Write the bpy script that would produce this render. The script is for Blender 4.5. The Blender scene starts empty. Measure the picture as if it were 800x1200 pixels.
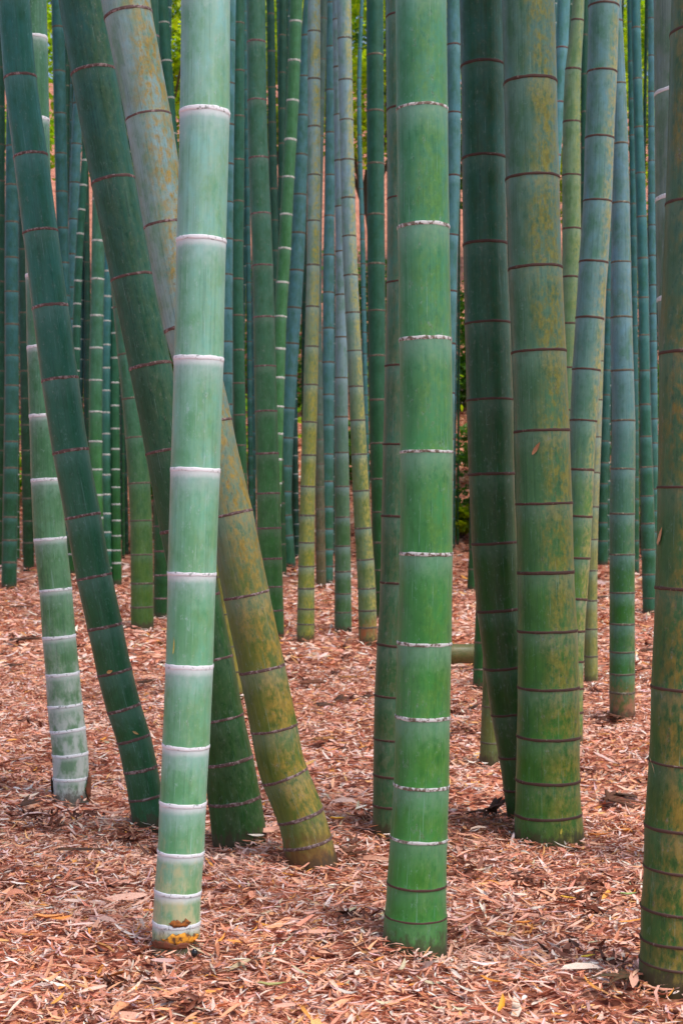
import bpy, math, random
import numpy as np
from math import radians as R

S = bpy.context.scene
COL = S.collection
random.seed(7)
RNG = np.random.default_rng(11)

# ------------------------------------------------------------------ camera
F = 1667.0            # focal length in photo pixels (photo 800 x 1200), 50 mm on a 36 mm tall frame
H = 1.10              # camera height
cd = bpy.data.cameras.new('camera')
cd.sensor_fit = 'VERTICAL'; cd.sensor_height = 36.0; cd.sensor_width = 24.0; cd.lens = 50.0
cd.clip_start = 0.05; cd.clip_end = 500
cd.dof.use_dof = True; cd.dof.focus_distance = 4.0; cd.dof.aperture_fstop = 9.0
cam = bpy.data.objects.new('camera', cd); COL.objects.link(cam)
cam.location = (0, 0, H); cam.rotation_euler = (R(90), 0, 0)
S.camera = cam

# ------------------------------------------------------------------ light
SUN_EL, SUN_AZ = R(60), R(132)       # azimuth clockwise from +Y: behind the camera, to its right
w = bpy.data.worlds.new('World'); S.world = w; w.use_nodes = True
wn = w.node_tree.nodes; wl = w.node_tree.links
bg = wn['Background']; sky = wn.new('ShaderNodeTexSky')
sky.sky_type = 'NISHITA'; sky.sun_disc = False
sky.sun_elevation = SUN_EL; sky.sun_rotation = SUN_AZ
sky.air_density = 1.0; sky.dust_density = 2.5; sky.ozone_density = 1.0
wl.new(sky.outputs[0], bg.inputs[0]); bg.inputs[1].default_value = 0.10
ld = bpy.data.lights.new('sun', 'SUN'); ld.energy = 1.5; ld.angle = R(24); ld.color = (1, .95, .87)
sun = bpy.data.objects.new('sun', ld); COL.objects.link(sun)
sun.rotation_euler = (R(90) - SUN_EL, 0, R(180) - SUN_AZ)
S.view_settings.view_transform = 'Standard'; S.view_settings.look = 'None'
S.view_settings.exposure = 1.06; S.view_settings.gamma = 1.0
S.render.engine = 'CYCLES'
S.cycles.max_bounces = 6; S.cycles.diffuse_bounces = 4; S.cycles.glossy_bounces = 2
S.cycles.transmission_bounces = 2; S.cycles.transparent_max_bounces = 4
S.cycles.use_denoising = True

# ------------------------------------------------------------------ helpers
def tag(o, label=None, cat=None, group=None, kind=None):
    if label: o['label'] = label
    if cat: o['category'] = cat
    if group: o['group'] = group
    if kind: o['kind'] = kind
    return o

def empty(name, loc):
    o = bpy.data.objects.new(name, None); COL.objects.link(o)
    o.location = loc; o.empty_display_size = 0.1
    return o

def link(name, me, parent=None, loc=None):
    o = bpy.data.objects.new(name, me); COL.objects.link(o)
    if parent: o.parent = parent
    if loc is not None: o.location = loc
    return o

def mesh(name, V, Fc, mat, smooth=True, attrs=None):
    me = bpy.data.meshes.new(name)
    me.from_pydata([tuple(v) for v in V], [], Fc)
    if mat: me.materials.append(mat)
    if smooth: me.polygons.foreach_set('use_smooth', [True] * len(me.polygons))
    for k, (ty, dat) in (attrs or {}).items():
        a = me.attributes.new(k, ty, 'POINT')
        dat = np.asarray(dat, dtype=np.float32)
        a.data.foreach_set({'FLOAT': 'value', 'FLOAT_VECTOR': 'vector', 'FLOAT_COLOR': 'color'}[ty], dat.ravel())
    me.update()
    return me

def np_mesh(name, V, faces_flat, sizes, mat, smooth=True, col=None):
    """large mesh straight from numpy arrays"""
    me = bpy.data.meshes.new(name)
    me.vertices.add(len(V)); me.vertices.foreach_set('co', np.asarray(V, np.float32).ravel())
    me.loops.add(len(faces_flat)); me.loops.foreach_set('vertex_index', np.asarray(faces_flat, np.int32))
    me.polygons.add(len(sizes))
    st = np.concatenate([[0], np.cumsum(sizes)[:-1]]).astype(np.int32)
    me.polygons.foreach_set('loop_start', st)
    me.polygons.foreach_set('use_smooth', np.full(len(sizes), smooth))
    if col is not None:
        a = me.attributes.new('tint', 'FLOAT_COLOR', 'POINT')
        a.data.foreach_set('color', np.asarray(col, np.float32).ravel())
    if mat: me.materials.append(mat)
    me.update(calc_edges=True); me.validate()
    return me

# ------------------------------------------------------------------ node helpers
class NT:
    def __init__(s, name):
        s.m = bpy.data.materials.new(name); s.m.use_nodes = True
        s.t = s.m.node_tree; s.n = s.t.nodes; s.l = s.t.links
        s.b = s.n['Principled BSDF']; s.out = s.n['Material Output']
    def put(s, sock, v):
        if isinstance(v, bpy.types.NodeSocket): s.l.new(v, sock)
        elif v is not None:
            if hasattr(sock.default_value, '__len__') and len(sock.default_value) == 4 and len(v) == 3: v = (*v, 1)
            sock.default_value = v
    def attr(s, name, out='Fac'):
        a = s.n.new('ShaderNodeAttribute'); a.attribute_name = name; return a.outputs[out]
    def math(s, op, a, b=None, c=None, clamp=False):
        n = s.n.new('ShaderNodeMath'); n.operation = op; n.use_clamp = clamp
        s.put(n.inputs[0], a)
        if b is not None: s.put(n.inputs[1], b)
        if c is not None: s.put(n.inputs[2], c)
        return n.outputs[0]
    def ramp(s, v, a, b, lo=0., hi=1., smooth=True):
        n = s.n.new('ShaderNodeMapRange'); n.interpolation_type = 'SMOOTHSTEP' if smooth else 'LINEAR'
        s.put(n.inputs['Value'], v)
        n.inputs['From Min'].default_value = a; n.inputs['From Max'].default_value = b
        n.inputs['To Min'].default_value = lo; n.inputs['To Max'].default_value = hi
        return n.outputs[0]
    def mix(s, f, a, b, mode='MIX'):
        n = s.n.new('ShaderNodeMix'); n.data_type = 'RGBA'; n.blend_type = mode
        s.put(n.inputs[0], f); s.put(n.inputs[6], a); s.put(n.inputs[7], b)
        return n.outputs[2]
    def scale(s, v, sc, off=(0, 0, 0)):
        n = s.n.new('ShaderNodeMapping'); s.put(n.inputs[0], v)
        n.inputs['Scale'].default_value = sc; n.inputs['Location'].default_value = off
        return n.outputs[0]
    def noise(s, v, sc, det=3., rough=.55):
        n = s.n.new('ShaderNodeTexNoise'); s.put(n.inputs['Vector'], v)
        n.inputs['Scale'].default_value = sc; n.inputs['Detail'].default_value = det
        n.inputs['Roughness'].default_value = rough
        return n.outputs[0]
    def bump(s, h, strength, dist):
        n = s.n.new('ShaderNodeBump'); s.put(n.inputs['Height'], h)
        n.inputs['Strength'].default_value = strength; n.inputs['Distance'].default_value = dist
        return n.outputs[0]
    def sep(s, v):
        n = s.n.new('ShaderNodeSeparateXYZ'); s.put(n.inputs[0], v); return n.outputs

# ------------------------------------------------------------------ culm materials
def culm_mat(low, high, z0=0., z1=2.2, patch=None, pamt=0., pside=0.5, wax=.15, base=None, bz=.25, dirt=.3, streak=.55, waxcol=(.26, .46, .42), band=0.):
    """skin of one culm: colour from its foot (low) to its upper part (high), stains on one side, waxy bloom"""
    m = NT('bamboo_skin')
    cc = m.attr('cc', 'Vector'); hg = m.attr('hgt'); tn = m.attr('tn'); sd = m.attr('side'); dn = m.attr('dn')
    big = m.noise(m.scale(cc, (9, 9, 4)), 1.0, 3)
    cloud = m.noise(m.scale(cc, (16, 16, 9), (3, 7, 1)), 1.0, 5, .62)
    fine = m.noise(m.scale(cc, (150, 150, 3)), 1.0, 4, .62)
    mot = m.noise(m.scale(cc, (64, 64, 34)), 1.0, 6, .68)
    mot2 = m.noise(m.scale(cc, (75, 75, 40), (5, 2, 9)), 1.0, 5, .7)
    speck = m.noise(m.scale(cc, (300, 300, 170)), 1.0, 2)
    t = m.ramp(m.math('ADD', hg, m.math('MULTIPLY_ADD', cloud, 1.6, -.8)), z0, z1)
    col = m.mix(t, low, high)
    # lighter and darker clouds, then fibres along the length
    col = m.mix(m.ramp(cloud, .45, .64), col, m.mix(1., col, (.62, .80, .58), 'MULTIPLY'))
    col = m.mix(m.ramp(cloud, .47, .32), col, m.mix(1., col, (1.05, 1.12, 1.30), 'MULTIPLY'))
    col = m.mix(m.math('MULTIPLY', m.ramp(fine, .46, .72), streak), col, m.mix(1., col, (1.5, 1.32, 1.2), 'MULTIPLY'))
    col = m.mix(m.math('MULTIPLY', m.ramp(fine, .48, .28), streak * 1.3), col, m.mix(1., col, (.5, .60, .60), 'MULTIPLY'))
    if patch:
        side = m.ramp(m.math('ADD', sd, m.math('MULTIPLY_ADD', big, 1.6, -.8)), pside - .6, pside + .3)
        mm = m.math('ADD', m.math('MULTIPLY', mot, .70), m.math('MULTIPLY', cloud, .30))
        pm = m.math('MULTIPLY', m.math('MULTIPLY', side, m.ramp(mm, .41, .60)), pamt)
        col = m.mix(pm, col, m.mix(m.ramp(mot2, .38, .62), tuple(c * .72 for c in patch), tuple(min(1, c * 1.22) for c in patch)))
        pm2 = m.math('MULTIPLY', m.math('MULTIPLY', side, m.ramp(mot2, .54, .68)), pamt * .7)
        col = m.mix(pm2, col, (patch[0] * .62, patch[1] * .42, patch[2] * .35))
    # grime: small dark mottling, brownish smears, pale specks of wax and lichen
    col = m.mix(m.math('MULTIPLY', m.ramp(mot, .45, .34), dirt * 1.2, clamp=True), col, m.mix(1., col, (.45, .52, .42), 'MULTIPLY'))
    col = m.mix(m.math('MULTIPLY', m.math('MULTIPLY', m.ramp(mot2, .55, .68), m.ramp(big, .42, .6)), dirt), col, (.085, .060, .032))
    pale = m.math('MULTIPLY', m.ramp(mot2, .54, .70), .22 + wax * .4)
    col = m.mix(m.math('MULTIPLY', pale, m.ramp(speck, .40, .6)), col, waxcol)
    # wax bloom below each node, thinning downwards, rubbed off unevenly
    bl = m.math('MULTIPLY', m.ramp(m.math('MULTIPLY_ADD', mot, -.10, dn), .045, -.075), wax * 1.5, clamp=True)
    bl = m.math('MULTIPLY', bl, m.ramp(hg, .04, .45, .25, 1.))
    col = m.mix(bl, col, waxcol)
    wx = m.math('MULTIPLY', m.ramp(big, .3, .75), wax * .30, clamp=True)
    col = m.mix(wx, col, waxcol)
    if base:
        bm = m.ramp(m.math('ADD', hg, m.math('MULTIPLY_ADD', mot, 1.6 * min(bz, .5), -.8 * min(bz, .5))), bz, bz * .2)
        bm = m.math('MULTIPLY', bm, m.ramp(cloud, .62, .44, .15, .92))
        col = m.mix(bm, col, base)
    # scratches along the stem, chalky band under each node
    scr = m.noise(m.scale(cc, (420, 420, 7), (2, 8, 4)), 1.0, 2, .5)
    col = m.mix(m.math('MULTIPLY', m.ramp(scr, .66, .74), .30 + wax * .5), col, waxcol)
    col = m.mix(m.math('MULTIPLY', m.ramp(scr, .33, .27), .5), col, m.mix(1., col, (.45, .5, .42), 'MULTIPLY'))
    if band:
        bd = m.ramp(m.math('ADD', dn, m.math('MULTIPLY_ADD', mot2, .016, -.008)), .026, .006)
        col = m.mix(m.math('MULTIPLY', bd, band), col, (.66, .72, .76))
    # soil splashed on the lowest centimetres
    so = m.ramp(m.math('ADD', hg, m.math('MULTIPLY_ADD', mot, .16, -.08)), .045, .0)
    col = m.mix(m.math('MULTIPLY', so, .8), col, (.06, .042, .028))
    m.put(m.b.inputs['Base Color'], col)
    m.put(m.b.inputs['Roughness'], m.ramp(mot, .3, .7, .34, .55))
    m.b.inputs['Specular IOR Level'].default_value = .33
    m.b.inputs['Sheen Weight'].default_value = .01 + wax * .25
    m.b.inputs['Sheen Roughness'].default_value = .45
    m.put(m.b.inputs['Sheen Tint'], (.8, .92, 1.))
    hgt = m.math('ADD', m.math('MULTIPLY', fine, .6), m.math('MULTIPLY', speck, .4))
    m.put(m.b.inputs['Normal'], m.bump(hgt, .3, .0010))
    return m.m

def ring_mat(dark, light, amt, sc=90., rough=.7):
    """scar line of a node: dark corky line with flakes of white wax"""
    m = NT('node_ring')
    cc = m.attr('cc', 'Vector'); tn = m.attr('tn')
    a = m.noise(m.scale(cc, (sc, sc, sc * 1.1)), 1.0, 4, .65)
    b = m.noise(m.scale(cc, (22, 22, 22)), 1.0, 2)
    v = m.math('ADD', m.math('MULTIPLY', a, .7), m.math('MULTIPLY', b, .3))
    k = m.ramp(v, .66 - amt * .34, .74 - amt * .34)
    col = m.mix(k, dark, light)
    col = m.mix(m.ramp(a, .45, .3, 0, .35), col, m.mix(1., col, (.5, .42, .4), 'MULTIPLY'))
    m.put(m.b.inputs['Base Color'], col); m.b.inputs['Roughness'].default_value = rough
    m.put(m.b.inputs['Normal'], m.bump(a, .6, .002))
    return m.m

RM = {
    'white': ring_mat((.30, .36, .36), (.72, .75, .80), .82),
    'flaky': ring_mat((.15, .12, .09), (.56, .58, .58), .60),
    'pink': ring_mat((.10, .055, .048), (.27, .20, .195), .45),
    'brown': ring_mat((.065, .030, .020), (.26, .20, .17), .20),
    'pale': ring_mat((.22, .25, .22), (.52, .56, .52), .65),
    'soft': ring_mat((.085, .075, .05), (.25, .24, .18), .35),
}
RP = {'white': .0005, 'flaky': .0006, 'pink': .0007, 'brown': .0011, 'pale': .0010, 'soft': .0009}

# ------------------------------------------------------------------ terrain
def ground(X, Y, rough=True):
    X = np.asarray(X, float); Y = np.asarray(Y, float)
    z = .02 * np.maximum(0, Y - 6) + 0 * X
    u = np.maximum(0, Y - 21)
    z = z + .36 * u * u / (u + 6)
    z = np.where(Y > 75, z + .0 * Y, z)
    if rough:
        z = z + .016 * np.sin(9.1 * X + 4.3 * Y + 2 * np.sin(3 * X)) * np.sin(7.7 * Y - 3.3 * X + 2 * np.sin(2.2 * Y)) * np.clip((16 - Y) / 6, 0, 1)
        z = z + .014 * np.sin(3.1 * X + 1.3 * Y) * np.sin(2.3 * Y - .8 * X + 1) + .008 * np.sin(7.3 * X - 5.1 * Y + 2) + .006 * np.sin(11 * Y + 4 * X)
        z = z + np.clip((Y - 15) / 10, 0, 1) * .25 * np.sin(.35 * X + .2) * np.sin(.27 * Y)
    return z

def on_ground(x, y):
    """point of the terrain that the camera sees at photo pixel x, y"""
    dirx, dirz = (x - 400) / F, (600 - y) / F
    Y = np.arange(2.0, 70, .01)
    dz = H + dirz * Y - ground(dirx * Y, Y)
    i = int(np.argmax(dz <= 0))
    return dirx * Y[i], float(Y[i]), float(ground(dirx * Y[i], Y[i]))

def litter_material(base_scale=1.0):
    m = NT('leaf_litter_soil')
    tc = m.n.new('ShaderNodeTexCoord').outputs['Object']
    v = m.n.new('ShaderNodeTexVoronoi'); m.put(v.inputs['Vector'], m.scale(tc, (1, 1.7, .3)))
    v.inputs['Scale'].default_value = 26; v.inputs['Randomness'].default_value = 1
    sx = m.sep(v.outputs['Color'])
    rp = m.n.new('ShaderNodeValToRGB'); m.l.new(sx[0], rp.inputs[0])
    e = rp.color_ramp.elements
    e[0].position = 0; e[0].color = (.16, .04, .02, 1); e[1].position = 1; e[1].color = (.74, .46, .34, 1)
    for p, c in ((.25, (.40, .11, .06)), (.5, (.62, .22, .13)), (.75, (.68, .27, .13))):
        q = e.new(p); q.color = (*c, 1)
    n1 = m.noise(tc, 1.3, 4); n2 = m.noise(tc, 60., 4)
    col = m.mix(m.ramp(n1, .35, .7), rp.outputs[0], m.mix(1., rp.outputs[0], (.6, .5, .45), 'MULTIPLY'))
    m.put(m.b.inputs['Base Color'], col); m.b.inputs['Roughness'].default_value = .85
    m.put(m.b.inputs['Normal'], m.bump(m.math('ADD', v.outputs['Distance'], m.math('MULTIPLY', n2, .4)), .8, .02))
    return m.m

def build_ground():
    xs = np.unique(np.round(np.concatenate([np.arange(-4, 4.01, .08), np.arange(-14, 14.01, .5), np.linspace(-120, 120, 49)]), 3))
    ys = np.unique(np.round(np.concatenate([np.arange(1.5, 12, .08), np.arange(-6, 30, .4), np.linspace(-60, 140, 70)]), 3))
    XX, YY = np.meshgrid(xs, ys)
    Z = ground(XX, YY) - .032
    V = np.stack([XX, YY, Z], -1).reshape(-1, 3)
    nx, ny = len(xs), len(ys)
    i, j = np.meshgrid(np.arange(nx - 1), np.arange(ny - 1))
    a = (j * nx + i).ravel()
    Fq = np.stack([a, a + 1, a + nx + 1, a + nx], -1).ravel()
    me = np_mesh('ground', V, Fq, np.full(len(a), 4), litter_material())
    return tag(link('ground', me), kind='structure')

GROUND = build_ground()

# ------------------------------------------------------------------ culms
def pchip(x, y, xq):
    """monotone smooth curve through the points, straight beyond its ends"""
    x = np.asarray(x, float); y = np.asarray(y, float); xq = np.asarray(xq, float)
    o = np.argsort(x); x, y = x[o], y[o]
    h = np.diff(x); d = np.diff(y) / h; n = len(x)
    if n == 2: return y[0] + d[0] * (xq - x[0])
    s = np.zeros(n); s[0] = d[0]; s[-1] = d[-1]
    for i in range(1, n - 1): s[i] = (d[i - 1] * h[i] + d[i] * h[i - 1]) / (h[i] + h[i - 1])
    i = np.clip(np.searchsorted(x, xq) - 1, 0, n - 2)
    t = (xq - x[i]) / h[i]
    r = y[i] * (2*t**3 - 3*t**2 + 1) + s[i] * h[i] * (t**3 - 2*t**2 + t) + y[i+1] * (-2*t**3 + 3*t**2) + s[i+1] * h[i] * (t**3 - t**2)
    r = np.where(xq < x[0], y[0] + s[0] * (xq - x[0]), r)
    return np.where(xq > x[-1], y[-1] + s[-1] * (xq - x[-1]), r)

BASES = []          # where culms meet the ground, to keep leaves out of them
GRP = 'bamboo culms standing in the grove'

class Axis:
    """centre line of a culm in metres, relative to its foot"""
    def __init__(s, pts, ybase, depth=None, lean=0., ztop=8.5):
        ys = np.array([p[0] for p in pts], float); xs = [p[1] for p in pts]; ws = [p[2] for p in pts]
        xb = float(pchip(ys, xs, [ybase])[0]); wb = float(np.interp(ybase, ys, ws))
        if depth is None:
            gx, gy, gz = on_ground(xb, ybase)
            D = gy / (1 - wb / (2 * F))
        else: D = depth
        r0 = wb * D / (2 * F)
        s.D = D; s.Df = D - r0
        zb = H + (600 - ybase) / F * s.Df
        yq = np.concatenate([np.arange(ybase, 0, -6.), [0.]])
        z = H + (600 - yq) / F * s.Df
        dep = D + lean * (z - zb)
        x = (pchip(ys, xs, yq) - 400) / F * dep
        r = np.interp(yq, ys, ws) * dep / (2 * F)
        # above the frame: goes on with a slowly easing lean and a slow taper
        dz = z[-1] - z[-2]; sl = (x[-1] - x[-6]) / (z[-1] - z[-6])
        r_top = r[-1]
        zz = np.arange(z[-1] + .15, max(ztop, z[-1] + 1.2), .15)
        q = zz - z[-1]
        x2 = x[-1] + sl * q * (1 - .03 * np.minimum(q, 6)); r2 = r_top * (1 - .045 * q)
        z2 = zz; d2 = D + lean * (zz - zb)
        # below the surface
        n0 = .10
        pz = np.concatenate([[zb - n0], z, z2]); px = np.concatenate([[x[0] + (x[0] - x[3]) / (z[0] - z[3]) * -n0 * -1 * -1], x, x2])
        px[0] = x[0] - (x[3] - x[0]) / (z[3] - z[0]) * n0
        py = np.concatenate([[D - lean * n0], dep, d2]); pr = np.concatenate([[r[0]], r, r2])
        s.foot = np.array([x[0], D, zb])
        P = np.stack([px, py, pz], -1) - s.foot
        s.len = np.concatenate([[0], np.cumsum(np.linalg.norm(np.diff(P, axis=0), axis=1))])
        s.P, s.r, s.zabs = P, pr, pz
        s.s0 = n0                                      # arc length at the ground
    def s_at_z(s, z): return float(np.interp(z, s.zabs, s.len))
    def s_at_y(s, y): return s.s_at_z(H + (600 - y) / F * s.Df)
    def at(s, q):
        q = np.asarray(q, float)
        p = np.stack([np.interp(q, s.len, s.P[:, k]) for k in range(3)], -1)
        e = .03
        a = np.stack([np.interp(np.minimum(q + e, s.len[-1]), s.len, s.P[:, k]) for k in range(3)], -1)
        b = np.stack([np.interp(np.maximum(q - e, 0), s.len, s.P[:, k]) for k in range(3)], -1)
        t = a - b; t /= np.linalg.norm(t, axis=1)[:, None]
        return p, t, np.interp(q, s.len, s.r)

def tube(ax, q, fac, tn, seg, seed, jit=None, L=.25):
    """rings of vertices round the axis at arc lengths q; returns V, faces, attributes"""
    p, t, r = ax.at(q); r = r * fac
    u = np.array([1., 0, 0]) - t * t[:, :1]; u /= np.linalg.norm(u, axis=1)[:, None]
    v = np.cross(t, u)
    th = np.linspace(0, 2 * np.pi, seg, endpoint=False) + .3
    c, sn = np.cos(th), np.sin(th)
    off = np.zeros((len(q), seg)) if jit is None else jit
    V = p[:, None] + r[:, None, None] * (c[None, :, None] * u[:, None] + sn[None, :, None] * v[:, None]) + off[..., None] * t[:, None]
    rm = float(np.mean(r))
    cc = np.zeros_like(V); cc[..., 0] = c * rm + seed * 3.7; cc[..., 1] = sn * rm + seed * 1.9; cc[..., 2] = q[:, None] + off + seed
    n = len(q)
    Fc = []
    for i in range(n - 1):
        a = i * seg
        for j in range(seg):
            k = (j + 1) % seg
            Fc.append((a + j, a + k, a + seg + k, a + seg + j))
    at = {'cc': ('FLOAT_VECTOR', cc.reshape(-1, 3)),
          'hgt': ('FLOAT', np.repeat(q - ax.s0, seg)),
          'tn': ('FLOAT', np.repeat(tn, seg)),
          'dn': ('FLOAT', np.repeat((1 - np.asarray(tn)) * L, seg)),
          'side': ('FLOAT', np.tile(c, n))}
    return V.reshape(-1, 3), Fc, at

PROF_T = np.array([0, .012, .035, .08, .2, .4, .6, .8, .92, .965, .988, 1.])
PROF_R = np.array([1.010, 1.010, 1.002, .995, .990, .988, .988, .990, .995, 1.002, 1.010, 1.010])

def culm(label, pts, ybase, rings, mat, ring='brown', rw=4., depth=None, lean=0., seg=36, ztop=8.5, flare=.0, grp=GRP, low_ring=None, low_z=.25):
    """one bamboo culm: an internode mesh between each two nodes, a ring mesh on each node"""
    ax = Axis(pts, ybase, depth, lean, ztop)
    seed = random.uniform(0, 40)
    root = empty('bamboo_culm', ax.foot); tag(root, label, 'bamboo', grp)
    BASES.append((ax.foot[0], ax.foot[1], float(np.interp(ax.s0, ax.len, ax.r)) * 1.0))
    rs = sorted((ax.s_at_y(y) for y in rings))
    top = ax.len[-1] - .02
    gap = (rs[-1] - rs[-2]) if len(rs) > 1 else .3
    frame_top = ax.s_at_y(-25)
    while rs[-1] < frame_top: rs.append(rs[-1] + gap * random.uniform(.97, 1.04))
    cuts = [0.0] + rs
    for a, b in zip(cuts[:-1], cuts[1:]):
        L = b - a; lo = max(.012 / max(L, .05), .008)
        T = PROF_T.copy(); Rr = PROF_R.copy()
        if a == 0: Rr[:3] = 1.0
        # keep the swelling a fixed size in metres whatever the internode length
        s_fix = min(1., .18 / L)
        T = np.where(T < .2, T * s_fix / 1., T); T = np.where((PROF_T > .8), 1 - (1 - PROF_T) * s_fix, T)
        q = a + T * L
        k = Rr * (1 + random.uniform(-.006, .006))
        if flare:
            hh = np.maximum(q - ax.s0, 0); k = k * (1 + flare * np.exp(-hh / .05))
        V, Fc, at = tube(ax, q, k, T, seg, seed + random.uniform(0, 9), None, L)
        link('internode', mesh('internode', V, Fc, mat, True, at), root)
    if top - cuts[-1] > .1:                       # the stem above the picture, nodes included, as one piece
        q, k, tt = [], [], []
        a = cuts[-1]
        while a < top - .05:
            b = min(a + gap * random.uniform(.97, 1.04), top)
            for T_, R_ in zip((0, .03, .5, .97), (1.02, 1.0, .985, 1.0)):
                q.append(a + T_ * (b - a)); k.append(R_); tt.append(T_)
            a = b
        V, Fc, at = tube(ax, np.array(q), np.array(k), np.array(tt), max(12, seg // 2), seed)
        link('upper_stem', mesh('upper_stem', V, Fc, mat, True, at), root)
    hw = .72 * rw / F * ax.D
    pr = RP[ring]
    for s in rs:
        h = hw * random.uniform(.85, 1.15) * (.72 if low_ring and s - ax.s0 < low_z else 1.)
        o = np.array([-.55, -.42, -.1, .25, .45, .55]) * h
        p, t, r = ax.at(np.array([s])); rr = float(r[0])
        fac = 1.010 + np.array([-.006, pr / rr * .8, pr / rr * 1.05, pr / rr, pr / rr * .55, -.006])
        th = np.linspace(0, 2 * np.pi, seg, endpoint=False)
        ph = [random.uniform(0, 6.28) for _ in range(4)]
        wob = (np.sin(3 * th + ph[0]) + .6 * np.sin(7 * th + ph[1]) + .5 * np.sin(11 * th + ph[2])) * h * .05
        edge = np.sin(9 * th + ph[3]) * h * .04 + np.array([random.uniform(-1, 1) for _ in th]) * h * .05
        jit = np.stack([wob + edge * kx for kx in (1, .8, .2, -.2, -.8, -1)])
        V, Fc, at = tube(ax, s + o, fac, np.linspace(0, 1, 6), seg, seed + s, jit)
        link('node_ring', mesh('node_ring', V, Fc, RM[low_ring if low_ring and s - ax.s0 < low_z else ring], True, at), root)
    return root, ax

def far_culm(label, x0, xtop, wpx, ybase, mat, seg=12, spacing=.3, grp='thin culms far back in the grove', ring='soft'):
    """a distant culm too thin to show its parts: one mesh, nodes included"""
    ax = Axis([(ybase, x0, wpx), (300, (x0 + xtop) / 2 + random.uniform(-2, 2), wpx * .93), (0, xtop, wpx * .82)], ybase, None, 0., 11.)
    seed = random.uniform(0, 40)
    q, k, tt = [], [], []
    a = .02
    while a < ax.len[-1] - .3:
        b = a + spacing * min(1., .35 + a / 1.6) * random.uniform(.95, 1.05)
        for T_, R_ in zip((0, .05, .5, .95), (1.05, 1.0, .98, 1.0)):
            q.append(a + T_ * (b - a)); k.append(R_); tt.append(T_)
        a = b
    V, Fc, at = tube(ax, np.array(q), np.array(k), np.array(tt), seg, seed)
    me = mesh('bamboo_culm', V, Fc, mat, True, at); me.materials.append(RM[ring])
    n = len(q) - 1; mi = np.zeros(len(me.polygons), np.int32)
    for i in range(n):
        if i % 4 in (3,) or (i % 4 == 0 and False): mi[i * seg:(i + 1) * seg] = 1
    me.polygons.foreach_set('material_index', mi)
    o = link('bamboo_culm', me, None, ax.foot)
    tag(o, label, 'bamboo', grp)
    BASES.append((ax.foot[0], ax.foot[1], ax.r[1]))
    return o

# ---- the large culms in front (photo pixels: row, centre, width) -------------------------------
A_ROOT, A_AX = culm('pale powdery green culm with thick white rings, in front, an orange scar at its foot',
    [(0, 241, 58), (125, 240, 59), (277, 236, 58.5), (420, 233, 58.5), (550, 229, 58), (673, 225, 57), (782, 222, 56), (877, 218, 55.5), (945, 214.5, 55), (1005, 212, 55), (1052, 208.5, 55), (1115, 206, 57)],
    1113, [125, 277, 418, 550, 673, 783, 878, 946, 1004, 1051, 1088],
    culm_mat((.115, .34, .175), (.175, .39, .315), 0, 2.4, wax=.42, base=(.50, .46, .26), bz=.30, dirt=.12, streak=.42, waxcol=(.40, .56, .60), band=.75, patch=(.40, .40, .10), pamt=.12, pside=.2), 'white', 6.2, seg=48)
B_ROOT, B_AX = culm('thick bright green culm in the centre foreground with flaking white rings',
    [(0, 493, 60), (260, 496, 61), (528, 499.5, 62), (650, 499, 62.5), (757, 497, 64), (845, 495, 64.5), (927, 493.5, 65.5), (990, 490.5, 67.5), (1045, 488, 70), (1080, 487, 73), (1113, 486, 76)],
    1113, [-20, 118, 259, 394, 528, 650, 757, 845, 927, 990, 1045, 1083],
    culm_mat((.034, .195, .024), (.052, .225, .120), .1, 2.5, wax=.28, dirt=.28, streak=.35, patch=(.10, .25, .02), pamt=.5, pside=-.1), 'flaky', 5.2, seg=48, low_ring='brown', low_z=.22)
culm('slimmer green culm half hidden behind the left edge of the bright green front culm',
    [(0, 476, 48), (300, 477, 48), (500, 473, 48), (600, 471, 49), (700, 469, 49), (800, 464, 50), (900, 462, 50), (978, 462, 51)],
    978, [12, 122, 228, 328, 427, 520, 605, 684, 758, 818, 869, 912, 948],
    culm_mat((.028, .110, .030), (.048, .16, .100), 0, 2.3, wax=.15, patch=(.2, .16, .08), pamt=.35, pside=-.8), 'brown', 3.6)
C_ROOT, C_AX = culm('very thick culm with thin dark rings and yellow patches, a dry leaf stuck to it',
    [(0, 619, 62), (85, 621, 62), (200, 623.5, 63), (300, 626.5, 63), (410, 631, 64), (505, 634.5, 65), (590, 637, 66), (672, 639, 66), (742, 641, 70), (810, 642, 72), (868, 642, 74), (921, 641.5, 75), (962, 642, 78), (988, 643, 82)],
    988, [85, 200, 308, 408, 503, 590, 672, 742, 810, 869, 921, 962],
    culm_mat((.036, .145, .010), (.072, .175, .125), .1, 2.4, patch=(.215, .21, .026), pamt=.95, pside=.0, wax=.16, dirt=.3), 'brown', 4.6, seg=48)
culm('dark green culm close against the left side of the thick yellow patched one',
    [(0, 564, 52), (70, 565.5, 52), (180, 566.5, 52), (280, 568, 52), (376, 571, 54), (467, 573.5, 55), (555, 575.5, 54), (637, 579, 54), (716, 585, 53), (783, 593, 52), (840, 600, 50), (900, 610, 49), (960, 618, 49)],
    960, [70, 180, 282, 376, 467, 555, 637, 716, 784, 838, 888, 927],
    culm_mat((.016, .072, .007), (.017, .100, .062), .5, 2.4, wax=.10, dirt=.25, patch=(.07, .085, .03), pamt=.3, pside=-.3), 'brown', 4., seg=40)
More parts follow.
